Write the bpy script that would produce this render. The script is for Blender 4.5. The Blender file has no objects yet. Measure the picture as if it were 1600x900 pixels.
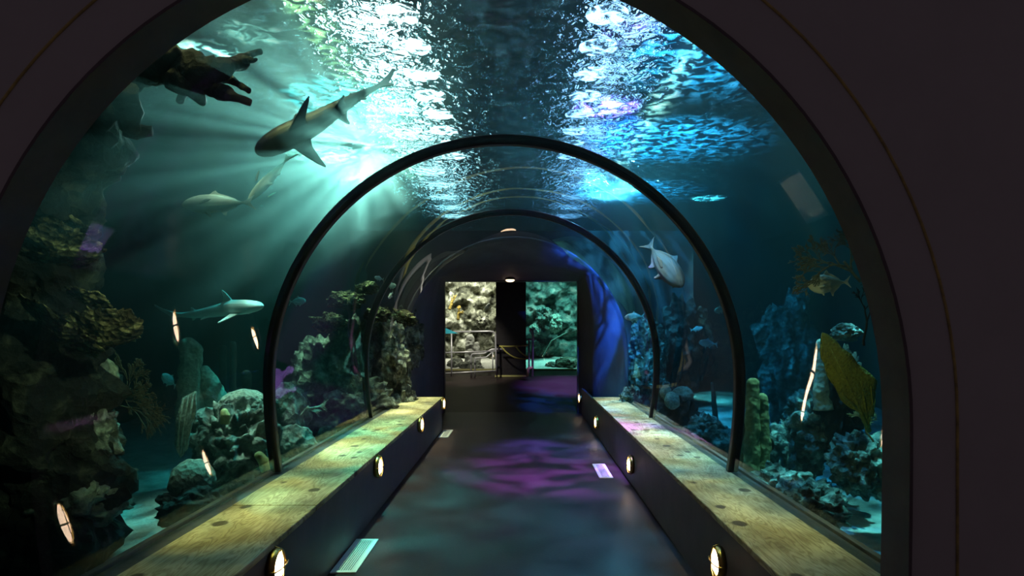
import bpy, bmesh, math, random
from mathutils import Vector, Matrix, noise
R = math.radians
random.seed(7)
scene = bpy.context.scene
COL = scene.collection

# ---------------------------------------------------------------- camera, world, lights, exposure
cd = bpy.data.cameras.new('camera'); cam = bpy.data.objects.new('camera', cd); COL.objects.link(cam)
cam.location = (0, 0, 1.6); cam.rotation_euler = (R(90), 0, 0)
cd.sensor_width = 36; cd.lens = 22.5
cd.shift_x = -15 / 1600; cd.shift_y = 65 / 1600
cd.clip_start = 0.05; cd.clip_end = 100
scene.camera = cam
scene.view_settings.view_transform = 'Standard'; scene.view_settings.look = 'None'
scene.view_settings.gamma = 1; scene.view_settings.use_curve_mapping = False
scene.view_settings.exposure = 0.0
cy = scene.cycles
cy.max_bounces = 8; cy.diffuse_bounces = 2; cy.glossy_bounces = 3; cy.transmission_bounces = 6
cy.volume_bounces = 0; cy.transparent_max_bounces = 32
cy.caustics_reflective = False; cy.caustics_refractive = False
cy.sample_clamp_indirect = 8; cy.sample_clamp_direct = 0
cy.use_denoising = True

w = bpy.data.worlds.new('world'); scene.world = w; w.use_nodes = True
bg = w.node_tree.nodes['Background']
bg.inputs[0].default_value = (1.0, 0.76, 0.92, 1); bg.inputs[1].default_value = 0.0285

def spot(name, loc, target, power, color, angle=70, blend=0.5, radius=0.06):
    l = bpy.data.lights.new(name, 'SPOT'); l.energy = power; l.color = color
    l.spot_size = R(angle); l.spot_blend = blend; l.shadow_soft_size = radius
    o = bpy.data.objects.new(name, l); COL.objects.link(o); o.location = loc
    d = Vector(target) - Vector(loc); o.rotation_euler = d.to_track_quat('-Z', 'Y').to_euler()
    return o
def area(name, loc, target, power, color, sx, sy):
    l = bpy.data.lights.new(name, 'AREA'); l.energy = power; l.color = color; l.shape = 'RECTANGLE'
    l.size = sx; l.size_y = sy
    o = bpy.data.objects.new(name, l); COL.objects.link(o); o.location = loc
    d = Vector(target) - Vector(loc); o.rotation_euler = d.to_track_quat('-Z', 'Y').to_euler()
    return o
# pool lamps over the water; unseen spots added for reef, sand and fish
spot('flood_left', (-1.65, 7.2, 5.6), (-1.9, 6.4, 2.0), 9000, (0.10, 1.0, 0.84), 52, 0.9, 0.05)
spot('flood_left_far', (-3.4, 14.0, 5.6), (-1.75, 6.0, 3.15), 120000, (0.86, 0.68, 0.52), 14, 0.9, 0.05)
spot('flood_left_near', (-2.9, 5.6, 5.6), (-2.45, 5.7, 0.6), 13000, (1.0, 0.92, 0.62), 24, 0.9, 0.05)
spot('flood_left_column', (-1.95, 4.2, 5.6), (-3.1, 4.2, 1.8), 2500, (1.0, 0.88, 0.36), 26, 0.9, 0.05)
spot('fill_left_reef', (-2.7, 8.6, 5.6), (-2.9, 9.3, 0.8), 15000, (1.0, 0.92, 0.5), 34, 0.9, 0.05)  # added to lift the dim reef between the rings
for k_, (y_, p_) in enumerate(((5.4, 5500), (8.0, 10000), (11.0, 11000))):
    spot('flood_right', (1.15, y_, 5.6), (2.5, y_ + .4, 2.0), p_, (0.08, 0.56, 1.0), 70, 0.9, 0.05)
spot('flood_right_far', (2.0, 14.0, 5.7), (1.3, 6.5, 3.3), 3000, (0.25, 0.75, 1.0), 44, 0.9, 0.05)
spot('flood_right_near', (2.7, 5.4, 5.6), (2.45, 5.1, 0.3), 16000, (0.5, 1.0, 0.85), 28, 0.9, 0.05)
spot('fill_right_sand', (3.1, 11.3, 5.6), (4.1, 12.6, 0.2), 26000, (0.5, 1.0, 1.0), 22, 0.9, 0.05)  # added to brighten the far sand
spot('flood_violet', (1.15, 6.8, 5.6), (0.42, 7.2, 0.0), 21000, (0.66, 0.13, 1.0), 28, 1.0, 0.03)
spot('flood_indigo', (1.15, 8.8, 5.6), (0.35, 8.6, 0.0), 18000, (0.28, 0.16, 1.0), 22, 1.0, 0.05)
spot('flood_indigo', (1.15, 5.0, 5.6), (0.35, 5.6, 0.0), 2500, (0.55, 0.16, 0.8), 24, 1.0, 0.05)
spot('flood_blue', (1.15, 5.4, 5.6), (1.15, 11.2, 1.7), 45000, (0.03, 0.16, 1.0), 18, 0.8, 0.03)
spot('fill_blue_wall', (0.95, 3.0, 3.7), (0.70, 11.5, 2.84), 3500, (0.03, 0.16, 1.0), 7, 0.9, 0.03)  # unseen lamp added under water to throw blue on the end wall
spot('fill_left_fish', (-2.0, 5.3, 5.6), (-2.35, 5.1, 2.4), 1500, (1.0, 0.9, 0.6), 20, 0.9, 0.05)  # added to brighten the jack
def strip(name, loc, target, power, color, length, spread):
    o = area(name, loc, target, power, color, .12, length)
    o.data.spread = R(spread)
    o.rotation_euler = (0, -math.atan2(target[0] - loc[0], loc[2] - target[2]), 0)
    return o
strip('strip_left_bench', (-1.66, 5.3, 5.6), (-1.56, 5.2, 0.5), 115, (1.0, 0.80, 0.27), 4.6, 13)
strip('strip_left_bench_far', (-1.66, 8.9, 5.6), (-1.56, 8.4, 0.5), 125, (1.0, 0.84, 0.46), 2.6, 13)
strip('strip_right_bench', (1.48, 7.8, 5.6), (1.40, 7.6, 0.5), 120, (1.0, 0.84, 0.64), 4.4, 13)
strip('strip_right_bench_near', (1.48, 4.2, 5.6), (1.40, 3.6, 0.5), 45, (1.0, 0.78, 0.30), 2.6, 13)
# tanks of the far room
a_ = area('far_tank_left_light', (-1.5, 18.25, 3.75), (-1.5, 19.4, 2.35), 62, (1.0, 0.98, 0.80), 2.4, 0.4); a_.data.spread = R(95)
a_ = area('far_tank_right_light', (1.2, 18.25, 3.75), (1.2, 19.5, 1.7), 62, (0.25, 1.0, 0.88), 2.4, 0.4); a_.data.spread = R(95)
# unseen warm spots added above the camera, lighting the reef through the arch
spot('reef_fill_left', (0.35, 1.95, 2.85), (-3.0, 4.2, 1.45), 300, (1.0, 0.92, 0.50), 32, 0.8, 0.05)
spot('reef_fill_right', (-0.5, 1.95, 2.85), (2.15, 4.2, 1.35), 130, (1.0, 0.90, 0.42), 26, 0.8, 0.05)
# unseen spots added to the far room for the railing and purple floor
spot('far_room_warm', (-1.2, 13.4, 3.3), (-1.35, 15.6, 1.0), 330, (1.0, 0.95, 0.80), 46, 0.8, 0.06)
spot('far_room_violet', (1.5, 14.2, 3.3), (1.2, 14.9, 0.3), 1100, (0.45, 0.20, 1.0), 52, 0.9, 0.06)

# ---------------------------------------------------------------- helpers
def P(px, py, Y):
    return Vector(((px - 815) * Y / 1000, Y, 1.6 - (py - 515) * Y / 1000))

class MB:
    def __init__(s): s.v = []; s.f = []
    def add(s, vs, fs):
        b = len(s.v); s.v += [Vector(v) for v in vs]; s.f += [tuple(i + b for i in f) for f in fs]
        return s
    def box(s, x0, x1, y0, y1, z0, z1):
        return s.add([(x0,y0,z0),(x1,y0,z0),(x1,y1,z0),(x0,y1,z0),(x0,y0,z1),(x1,y0,z1),(x1,y1,z1),(x0,y1,z1)],
                     [(0,3,2,1),(4,5,6,7),(0,1,5,4),(1,2,6,5),(2,3,7,6),(3,0,4,7)])
    def tube(s, pts, rad, n=8, flat=1.0, ref=None):
        pts = [Vector(p) for p in pts]; m = len(pts)
        if not hasattr(rad, '__len__'): rad = [rad] * m
        vs = []; fs = []
        prev = None
        for i in range(m):
            t = (pts[min(i+1, m-1)] - pts[max(i-1, 0)]).normalized()
            a = Vector(ref) if ref is not None else (prev if prev is not None else (Vector((0,0,1)) if abs(t.z) < 0.9 else Vector((1,0,0))))
            a = (a - t * a.dot(t))
            if a.length < 1e-5: a = t.orthogonal()
            a.normalize(); prev = a; b = t.cross(a)
            for k in range(n):
                q = 2 * math.pi * k / n
                vs.append(pts[i] + b * (math.cos(q) * rad[i]) + a * (math.sin(q) * rad[i] * flat))
        for i in range(m - 1):
            for k in range(n):
                fs.append((i*n+k, i*n+(k+1)%n, (i+1)*n+(k+1)%n, (i+1)*n+k))
        fs.append(tuple(reversed(range(n)))); fs.append(tuple((m-1)*n + k for k in range(n)))
        return s.add(vs, fs)
    def lathe(s, prof, origin, axis, n=24):
        axis = Vector(axis).normalized(); a = axis.orthogonal().normalized(); b = axis.cross(a); o = Vector(origin)
        vs = []; fs = []
        for (r, h) in prof:
            for k in range(n):
                q = 2*math.pi*k/n
                vs.append(o + axis*h + a*(math.cos(q)*r) + b*(math.sin(q)*r))
        m = len(prof)
        for i in range(m-1):
            for k in range(n): fs.append((i*n+k, i*n+(k+1)%n, (i+1)*n+(k+1)%n, (i+1)*n+k))
        fs.append(tuple(reversed(range(n)))); fs.append(tuple((m-1)*n+k for k in range(n)))
        return s.add(vs, fs)
    def slab(s, outline, o, ux, uy, t):
        """flat blade of real thickness: outline (u,v) in the plane (ux, uy)"""
        o = Vector(o); ux = Vector(ux); uy = Vector(uy); nn = ux.cross(uy).normalized()
        k = len(outline)
        vs = [o + ux*u + uy*v + nn*(t/2) for u, v in outline] + [o + ux*u + uy*v - nn*(t/2) for u, v in outline]
        fs = [tuple(range(k)), tuple(reversed(range(k, 2*k)))]
        fs += [(i, k+i, k+(i+1)%k, (i+1)%k) for i in range(k)]
        return s.add(vs, fs)
    def blob(s, c, size, seed=0, rough=0.25, freq=1.6, sub=4, crag=0.0, rot=0.0):
        bm = bmesh.new(); bmesh.ops.create_icosphere(bm, subdivisions=sub, radius=1.0)
        off = Vector((seed*13.7, seed*5.1, seed*9.3)); c = Vector(c); sz = Vector(size)
        cr, sr = math.cos(rot), math.sin(rot)
        vs = []
        for v in bm.verts:
            p = v.co.copy(); q = p*freq + off
            d = noise.fractal(q, 1.0, 2.1, 4) * rough
            if crag:
                d += (abs(noise.noise(q*2.3)) - 0.3) * crag + (noise.voronoi(q*2.0)[0][0] - 0.4) * crag * 0.9 + noise.noise(q*7)*crag*0.25
            p = p * (1 + d)
            x, y = p.x*sz.x, p.y*sz.y
            vs.append(c + Vector((x*cr - y*sr, x*sr + y*cr, p.z*sz.z)))
        fs = [tuple(v.index for v in f.verts) for f in bm.faces]
        bm.free()
        return s.add(vs, fs)
    def build(s, name, m, parent=None, smooth=True, origin=None, label=None, sharp=None, recalc=True):
        me = bpy.data.meshes.new(name)
        o = bpy.data.objects.new(name, me)
        sh = Vector((0,0,0))
        if origin is not None: sh = Vector(origin)
        elif parent is not None: sh = parent.matrix_basis.translation
        me.from_pydata([v - sh for v in s.v], [], s.f); me.update()
        if recalc:
            bm = bmesh.new(); bm.from_mesh(me); bmesh.ops.recalc_face_normals(bm, faces=bm.faces); bm.to_mesh(me); bm.free()
        if smooth:
            me.polygons.foreach_set('use_smooth', [True]*len(me.polygons))
        if sharp: me.set_sharp_from_angle(angle=R(sharp))
        me.materials.append(m)
        COL.objects.link(o)
        if parent is not None: o.parent = parent
        elif origin is not None: o.location = sh
        if label: o['label'] = label
        return o

def tag(o, label, cat, group=None, kind=None):
    o['label'] = label; o['category'] = cat
    if group: o['group'] = group
    if kind: o['kind'] = kind
    return o
def empty(name, loc, label, cat, group=None):
    o = bpy.data.objects.new(name, None); COL.objects.link(o); o.location = loc; o.empty_display_size = .1
    return tag(o, label, cat, group)
def struct(o, kind='structure'):
    o['kind'] = kind; return o
def bev(o, wd=0.004, seg=2):
    m = o.modifiers.new('bevel', 'BEVEL'); m.width = wd; m.segments = seg; m.limit_method = 'ANGLE'; m.angle_limit = R(40)
    return o

# ---------------------------------------------------------------- materials
def nodes(name):
    m = bpy.data.materials.new(name); m.use_nodes = True
    nt = m.node_tree; b = nt.nodes['Principled BSDF']
    return m, nt, b
def N(nt, t, **kw):
    n = nt.nodes.new(t)
    for k, v in kw.items():
        if k.startswith('i_'): n.inputs[k[2:].replace('_', ' ')].default_value = v
        else: setattr(n, k, v)
    return n
def ramp(nt, stops):
    r = nt.nodes.new('ShaderNodeValToRGB'); e = r.color_ramp.elements
    while len(e) < len(stops): e.new(0.5)
    for i, (p, c) in enumerate(stops):
        e[i].position = p; e[i].color = (c[0], c[1], c[2], 1)
    return r
def stone(name, c1, c2, scale=6, bump=0.6, rough=0.85, detail=8, vor=0.0, bdist=0.03, metal=0.0, c3=None):
    m, nt, b = nodes(name)
    tc = N(nt, 'ShaderNodeTexCoord')
    nz = N(nt, 'ShaderNodeTexNoise', i_Scale=scale, i_Detail=detail, i_Roughness=0.65)
    nt.links.new(tc.outputs['Object'], nz.inputs['Vector'])
    st = [(0.36, c1), (0.64, c2)] if c3 is None else [(0.33, c1), (0.52, c2), (0.68, c3)]
    r = ramp(nt, st); nt.links.new(nz.outputs['Fac'], r.inputs['Fac'])
    nt.links.new(r.outputs['Color'], b.inputs['Base Color'])
    b.inputs['Roughness'].default_value = rough; b.inputs['Metallic'].default_value = metal
    h = nz.outputs['Fac']
    if vor:
        vo = N(nt, 'ShaderNodeTexVoronoi', i_Scale=scale*vor)
        nt.links.new(tc.outputs['Object'], vo.inputs['Vector'])
        ad = N(nt, 'ShaderNodeMath', operation='ADD'); nt.links.new(h, ad.inputs[0]); nt.links.new(vo.outputs['Distance'], ad.inputs[1]); h = ad.outputs[0]
    if bump:
        bp = N(nt, 'ShaderNodeBump', i_Strength=bump, i_Distance=bdist)
        nt.links.new(h, bp.inputs['Height']); nt.links.new(bp.outputs['Normal'], b.inputs['Normal'])
    return m
def emis(name, color, strength, sample=True):
    m = bpy.data.materials.new(name); m.use_nodes = True; nt = m.node_tree; nt.nodes.clear()
    e = nt.nodes.new('ShaderNodeEmission'); e.inputs[0].default_value = (*color, 1); e.inputs[1].default_value = strength
    o = nt.nodes.new('ShaderNodeOutputMaterial'); nt.links.new(e.outputs[0], o.inputs[0])
    if not sample: m.cycles.emission_sampling = 'NONE'
    return m

M = {}
M['black_wall'] = stone('black_paint', (.56,.54,.54), (.60,.58,.58), 3, .05, .9)
M['bench_face'] = stone('bench_face_paint', (.10,.09,.11), (.13,.11,.13), 4, .1, .55)
M['black_rubber'] = stone('black_rubber', (.022,.019,.021), (.032,.028,.03), 10, .05, .35)
M['black_matte'] = stone('matte_black', (.05,.045,.048), (.06,.055,.057), 10, .02, 1.0)
M['jamb'] = stone('jamb_shade_paint', (.15,.13,.14), (.18,.155,.165), 6, .02, 1.0)  # darker than the wall: shade on the arch's inner face, as colour
M['navy_wall'] = stone('navy_wall_paint', (.12,.115,.14), (.16,.155,.19), 2, .1, .7)
M['dark_room'] = stone('dark_room_paint', (.05,.045,.05), (.07,.06,.07), 3, .05, .8)
M['brass'] = stone('aged_brass', (.55,.40,.12), (.42,.30,.10), 20, .1, .3, metal=1.0)
M['brass_dull'] = stone('dull_gold_trim', (.80,.62,.18), (.35,.28,.12), 9, .3, .5)
M['steel'] = stone('brushed_steel', (.50,.50,.51), (.66,.66,.66), 14, .05, .35, metal=0.35)
M['white_metal'] = stone('white_enamel', (.78,.80,.78), (.84,.85,.83), 30, .03, .5)
M['dark_slot'] = stone('dark_duct', (.015,.015,.016), (.02,.02,.02), 8, .02, .9)
M['sill'] = stone('grey_curb', (.045,.045,.05), (.08,.08,.08), 8, .2, .6)
M['rope'] = stone('yellow_rope', (.72,.66,.16), (.60,.54,.12), 60, .8, .8)
M['yellow_paint'] = stone('yellow_paint', (.62,.60,.22), (.50,.48,.18), 12, .1, .6)
M['teal_panel'] = stone('teal_panel', (.02,.30,.38), (.03,.36,.45), 5, .02, .5)
M['lens_warm'] = emis('lit_lens', (1.0, 0.72, 0.50), 22)
M['lens_ceiling'] = emis('lit_ceiling_lens', (1.0, 0.72, 0.45), 3)
M['lens_flood'] = emis('lit_flood_lens', (0.85, 1.0, 0.95), 28, False)
M['lens_flood_blue'] = emis('lit_blue_flood_lens', (0.42, 0.62, 1.0), 15, False)
M['rock'] = stone('reef_rock', (.02,.022,.018), (.20,.21,.17), 6, 1.0, .9, vor=1.6, bdist=.10, c3=(.55,.57,.46))  # dark hollows and pale crests put crevice shade and highlights into the colour
M['rock_teal'] = stone('teal_lit_reef_rock', (.012,.02,.018), (.14,.20,.17), 7, 1.0, .9, vor=1.8, bdist=.10, c3=(.50,.62,.54))  # teal light and crevice shade put into the rock colour
M['rock_dark'] = stone('dark_reef_rock', (.008,.009,.008), (.045,.048,.038), 5, 1.0, .9, vor=1.6, bdist=.08)
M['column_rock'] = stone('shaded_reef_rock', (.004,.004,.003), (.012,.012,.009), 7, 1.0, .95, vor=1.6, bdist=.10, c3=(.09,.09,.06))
M['rock_pale'] = stone('pale_reef_rock', (.01,.012,.008), (.22,.23,.16), 3, 1.0, .9, vor=1.5, bdist=.14, c3=(.85,.86,.74))  # near-black hollows hold crevice shade in the colour
M['rock_mixed'] = stone('encrusted_rock', (.02,.03,.03), (.09,.14,.12), 3, 1.0, .9, vor=1.5, bdist=.12, c3=(.36,.26,.22))
M['brain'] = stone('brain_coral_skin', (.14,.15,.11), (.33,.34,.26), 28, 1.0, .9, vor=1.0, bdist=.012)
M['plate'] = stone('plate_coral_skin', (.006,.006,.004), (.07,.068,.03), 13, 1.0, .95, vor=2.2, bdist=.05, c3=(.48,.46,.22))
M['pillar'] = stone('pillar_coral_skin', (.22,.23,.17), (.40,.42,.31), 26, .8, .9, vor=1.0, bdist=.01)
M['tube_brown'] = stone('tube_sponge_skin', (.17,.15,.05), (.32,.29,.12), 22, .9, .9, vor=1.0, bdist=.01)
M['fan_yellow'] = stone('yellow_fan_skin', (.20,.18,.015), (.30,.275,.03), 60, .9, .8, vor=1.2, bdist=.006)
M['fan_dark'] = stone('dark_fan_skin', (.05,.065,.05), (.11,.13,.09), 40, .6, .9)
M['fan_grey'] = stone('grey_fan_skin', (.16,.20,.16), (.38,.44,.36), 30, .9, .9, vor=1.0, bdist=.01)
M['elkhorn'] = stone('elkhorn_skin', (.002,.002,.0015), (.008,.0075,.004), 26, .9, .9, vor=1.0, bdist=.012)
M['sponge_yellow'] = stone('yellow_sponge_skin', (.42,.38,.14), (.60,.54,.24), 30, .8, .9, bdist=.01)
M['coral_orange'] = stone('orange_coral_skin', (.40,.28,.06), (.62,.48,.12), 22, .7, .9)
M['sand'] = stone('pale_sand', (.42,.44,.38), (.68,.70,.60), 5, .8, .95, bdist=.08)
M['sand_white'] = stone('white_sand', (.70,.70,.62), (.88,.88,.80), 14, .8, .95, bdist=.05)
M['tank_wall'] = stone('tank_backdrop', (.02,.03,.03), (.06,.09,.09), 1.2, .9, .9, vor=1.5, bdist=.15)
M['post'] = stone('weathered_post', (.03,.03,.025), (.10,.10,.07), 9, .7, .9)

def fish_mat(name, back, flank, belly, h):
    m, nt, b = nodes(name)
    tc = N(nt, 'ShaderNodeTexCoord'); sp = N(nt, 'ShaderNodeSeparateXYZ'); nt.links.new(tc.outputs['Object'], sp.inputs[0])
    mr = N(nt, 'ShaderNodeMapRange'); mr.inputs['From Min'].default_value = -h; mr.inputs['From Max'].default_value = h
    nt.links.new(sp.outputs['Z'], mr.inputs['Value'])
    nz = N(nt, 'ShaderNodeTexNoise', i_Scale=18.0, i_Detail=4.0); nt.links.new(tc.outputs['Object'], nz.inputs['Vector'])
    ml = N(nt, 'ShaderNodeMath', operation='MULTIPLY_ADD'); ml.inputs[1].default_value = .18; nt.links.new(nz.outputs['Fac'], ml.inputs[0]); nt.links.new(mr.outputs[0], ml.inputs[2])
    r = ramp(nt, [(.2, belly), (.5, flank), (.85, back)]); nt.links.new(ml.outputs[0], r.inputs[0])
    nt.links.new(r.outputs[0], b.inputs['Base Color']); b.inputs['Roughness'].default_value = .6; b.inputs['Specular IOR Level'].default_value = .25
    return m
M['shark'] = fish_mat('backlit_shark_skin', (.008,.009,.008), (.02,.021,.019), (.04,.04,.035), .07)  # backlit silhouette put into the skin colour
M['shark_pale'] = fish_mat('pale_shark_skin', (.45,.52,.50), (.50,.56,.54), (.75,.80,.76), .06)
M['jack'] = fish_mat('lit_back_jack_skin', (.75,.76,.60), (.20,.23,.17), (.30,.33,.24), .07)  # light from above put into the pale back
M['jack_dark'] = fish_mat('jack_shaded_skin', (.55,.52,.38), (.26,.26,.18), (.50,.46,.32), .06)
M['fish_silver'] = fish_mat('silver_fish_skin', (.40,.50,.48), (.60,.70,.66), (.75,.80,.75), .04)
M['fish_tan'] = fish_mat('tan_fish_skin', (.40,.38,.26), (.55,.50,.34), (.65,.60,.44), .05)
M['fish_grey'] = fish_mat('grey_fish_skin', (.05,.07,.07), (.07,.10,.10), (.14,.17,.17), .06)

def wood():
    m, nt, b = nodes('bench_boards')
    tc = N(nt, 'ShaderNodeTexCoord'); mp = N(nt, 'ShaderNodeMapping'); mp.inputs['Scale'].default_value = (6.0, 0.9, 3.0)
    nt.links.new(tc.outputs['Object'], mp.inputs[0])
    n1 = N(nt, 'ShaderNodeTexNoise', i_Scale=1.4, i_Detail=6.0, i_Distortion=1.2); nt.links.new(mp.outputs[0], n1.inputs['Vector'])
    mu = N(nt, 'ShaderNodeMath', operation='MULTIPLY'); mu.inputs[1].default_value = 11.0; nt.links.new(n1.outputs['Fac'], mu.inputs[0])
    fr = N(nt, 'ShaderNodeMath', operation='PINGPONG'); fr.inputs[1].default_value = 0.5; nt.links.new(mu.outputs[0], fr.inputs[0])
    r = ramp(nt, [(0.0, (.30,.24,.12)), (.35, (.52,.45,.27)), (1.0, (.62,.56,.36))]); nt.links.new(fr.outputs[0], r.inputs[0])
    # wear stains
    n2 = N(nt, 'ShaderNodeTexNoise', i_Scale=3.2, i_Detail=5.0); nt.links.new(tc.outputs['Object'], n2.inputs['Vector'])
    r2 = ramp(nt, [(.40, (.50,.47,.36)), (.58, (1,1,1))]); nt.links.new(n2.outputs['Fac'], r2.inputs[0])
    mx = N(nt, 'ShaderNodeMixRGB', blend_type='MULTIPLY', i_Fac=.8); nt.links.new(r.outputs[0], mx.inputs[1]); nt.links.new(r2.outputs[0], mx.inputs[2])
    # knots
    mp3 = N(nt, 'ShaderNodeMapping'); mp3.inputs['Scale'].default_value = (1.0, .8, 1.0); nt.links.new(tc.outputs['Object'], mp3.inputs[0])
    vo = N(nt, 'ShaderNodeTexVoronoi', i_Scale=7.0, i_Randomness=1.0); nt.links.new(mp3.outputs[0], vo.inputs['Vector'])
    sx = N(nt, 'ShaderNodeSeparateXYZ'); nt.links.new(vo.outputs['Color'], sx.inputs[0])
    th = N(nt, 'ShaderNodeMath', operation='MULTIPLY_ADD'); th.inputs[1].default_value = .46; th.inputs[2].default_value = -.18; nt.links.new(sx.outputs[0], th.inputs[0])
    lt = N(nt, 'ShaderNodeMath', operation='SUBTRACT'); nt.links.new(vo.outputs['Distance'], lt.inputs[0]); nt.links.new(th.outputs[0], lt.inputs[1])
    r3 = ramp(nt, [(.0, (.18,.14,.08)), (.08, (1,1,1))]); nt.links.new(lt.outputs[0], r3.inputs[0])
    mx2 = N(nt, 'ShaderNodeMixRGB', blend_type='MULTIPLY', i_Fac=1.0); nt.links.new(mx.outputs[0], mx2.inputs[1]); nt.links.new(r3.outputs[0], mx2.inputs[2])
    nt.links.new(mx2.outputs[0], b.inputs['Base Color']); b.inputs['Roughness'].default_value = .6
    bp = N(nt, 'ShaderNodeBump', i_Strength=.25, i_Distance=.01); nt.links.new(fr.outputs[0], bp.inputs['Height']); nt.links.new(bp.outputs[0], b.inputs['Normal'])
    return m
M['wood'] = wood()

def floor_mat():
    m, nt, b = nodes('dark_floor')
    tc = N(nt, 'ShaderNodeTexCoord')
    nz = N(nt, 'ShaderNodeTexNoise', i_Scale=60.0, i_Detail=4.0); nt.links.new(tc.outputs['Object'], nz.inputs['Vector'])
    n2 = N(nt, 'ShaderNodeTexNoise', i_Scale=1.2, i_Detail=3.0); nt.links.new(tc.outputs['Object'], n2.inputs['Vector'])
    r = ramp(nt, [(.3, (.028,.018,.020)), (.7, (.046,.030,.033))]); nt.links.new(n2.outputs['Fac'], r.inputs[0])
    nt.links.new(r.outputs[0], b.inputs['Base Color']); b.inputs['Roughness'].default_value = .45
    b.inputs['Specular IOR Level'].default_value = .22
    bp = N(nt, 'ShaderNodeBump', i_Strength=.3, i_Distance=.004); nt.links.new(nz.outputs['Fac'], bp.inputs['Height']); nt.links.new(bp.outputs[0], b.inputs['Normal'])
    return m
M['floor'] = floor_mat()

def acrylic(name='curved_acrylic', wav=.09):
    m = bpy.data.materials.new(name); m.use_nodes = True; nt = m.node_tree; nt.nodes.clear()
    out = nt.nodes.new('ShaderNodeOutputMaterial')
    tr = N(nt, 'ShaderNodeBsdfTransparent'); tr.inputs[0].default_value = (.97, .99, .985, 1)
    gl = N(nt, 'ShaderNodeBsdfGlossy', i_Roughness=.012)
    tc = N(nt, 'ShaderNodeTexCoord'); nz = N(nt, 'ShaderNodeTexNoise', i_Scale=1.3, i_Detail=1.0)
    nt.links.new(tc.outputs['Object'], nz.inputs['Vector'])
    bp = N(nt, 'ShaderNodeBump', i_Strength=wav, i_Distance=.02); nt.links.new(nz.outputs['Fac'], bp.inputs['Height'])
    nt.links.new(bp.outputs[0], gl.inputs['Normal'])
    lw = N(nt, 'ShaderNodeLayerWeight', i_Blend=.5)
    pw = N(nt, 'ShaderNodeMath', operation='POWER'); pw.inputs[1].default_value = 5.0; nt.links.new(lw.outputs['Facing'], pw.inputs[0])
    ma = N(nt, 'ShaderNodeMath', operation='MULTIPLY_ADD'); ma.inputs[1].default_value = .8; ma.inputs[2].default_value = .032; nt.links.new(pw.outputs[0], ma.inputs[0])
    mx = N(nt, 'ShaderNodeMixShader'); nt.links.new(ma.outputs[0], mx.inputs[0]); nt.links.new(tr.outputs[0], mx.inputs[1]); nt.links.new(gl.outputs[0], mx.inputs[2])
    nt.links.new(mx.outputs[0], out.inputs[0])
    return m
M['acrylic'] = acrylic()
wm = bpy.data.materials.new('wet_acrylic_face'); wm.use_nodes = True; wm.node_tree.nodes.clear()
t_ = N(wm.node_tree, 'ShaderNodeBsdfTransparent'); t_.inputs[0].default_value = (.985, .995, .99, 1)
o_ = wm.node_tree.nodes.new('ShaderNodeOutputMaterial'); wm.node_tree.links.new(t_.outputs[0], o_.inputs[0])
M['acrylic_wet'] = wm

def water_volume():
    m = bpy.data.materials.new('tank_water'); m.use_nodes = True; nt = m.node_tree; nt.nodes.clear()
    out = nt.nodes.new('ShaderNodeOutputMaterial')
    sc = N(nt, 'ShaderNodeVolumeScatter', i_Density=.034, i_Anisotropy=.74); sc.inputs[0].default_value = (.55, 1.0, .95, 1)
    ab = N(nt, 'ShaderNodeVolumeAbsorption', i_Density=.38); ab.inputs[0].default_value = (.03, .52, .60, 1)
    ad = N(nt, 'ShaderNodeAddShader'); nt.links.new(sc.outputs[0], ad.inputs[0]); nt.links.new(ab.outputs[0], ad.inputs[1])
    nt.links.new(ad.outputs[0], out.inputs['Volume'])
    return m
M['water'] = water_volume()

def water_surface():
    m = bpy.data.materials.new('rippled_surface'); m.use_nodes = True; nt = m.node_tree; nt.nodes.clear()
    out = nt.nodes.new('ShaderNodeOutputMaterial'); L = nt.links.new
    tc = N(nt, 'ShaderNodeTexCoord')
    n1 = N(nt, 'ShaderNodeTexNoise', i_Scale=8.0, i_Detail=3.0, i_Roughness=.5, i_Distortion=.8); L(tc.outputs['Object'], n1.inputs['Vector'])
    bp = N(nt, 'ShaderNodeBump', i_Strength=1.0, i_Distance=.085); L(n1.outputs['Fac'], bp.inputs['Height'])
    # ripple-focused light drawn as a noise mask in the transmission colour
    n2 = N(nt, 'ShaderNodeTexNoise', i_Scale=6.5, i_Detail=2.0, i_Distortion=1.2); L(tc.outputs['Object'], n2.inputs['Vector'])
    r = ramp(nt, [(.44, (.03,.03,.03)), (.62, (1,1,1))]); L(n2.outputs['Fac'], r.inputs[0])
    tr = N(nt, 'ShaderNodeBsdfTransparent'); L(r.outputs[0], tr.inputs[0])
    rf = N(nt, 'ShaderNodeBsdfRefraction', i_IOR=1.25, i_Roughness=.02); L(bp.outputs[0], rf.inputs['Normal'])
    gl = N(nt, 'ShaderNodeBsdfGlossy', i_Roughness=.04); L(bp.outputs[0], gl.inputs['Normal'])
    r3 = ramp(nt, [(.46, (.01,.02,.03)), (.60, (.35,.75,.80)), (.68, (.9,1,1))]); L(n1.outputs['Fac'], r3.inputs[0])  # lit ripple crests put into the translucent colour
    tl = N(nt, 'ShaderNodeBsdfTranslucent'); L(r3.outputs[0], tl.inputs[0]); L(bp.outputs[0], tl.inputs['Normal'])
    m1 = N(nt, 'ShaderNodeMixShader'); m1.inputs[0].default_value = .25; L(rf.outputs[0], m1.inputs[1]); L(gl.outputs[0], m1.inputs[2])
    m0 = N(nt, 'ShaderNodeMixShader'); m0.inputs[0].default_value = .17; L(m1.outputs[0], m0.inputs[1]); L(tl.outputs[0], m0.inputs[2])
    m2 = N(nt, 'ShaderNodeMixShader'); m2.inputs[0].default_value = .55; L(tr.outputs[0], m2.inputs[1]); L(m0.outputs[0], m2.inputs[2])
    L(m2.outputs[0], out.inputs[0])
    return m
M['surface'] = water_surface()

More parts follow.
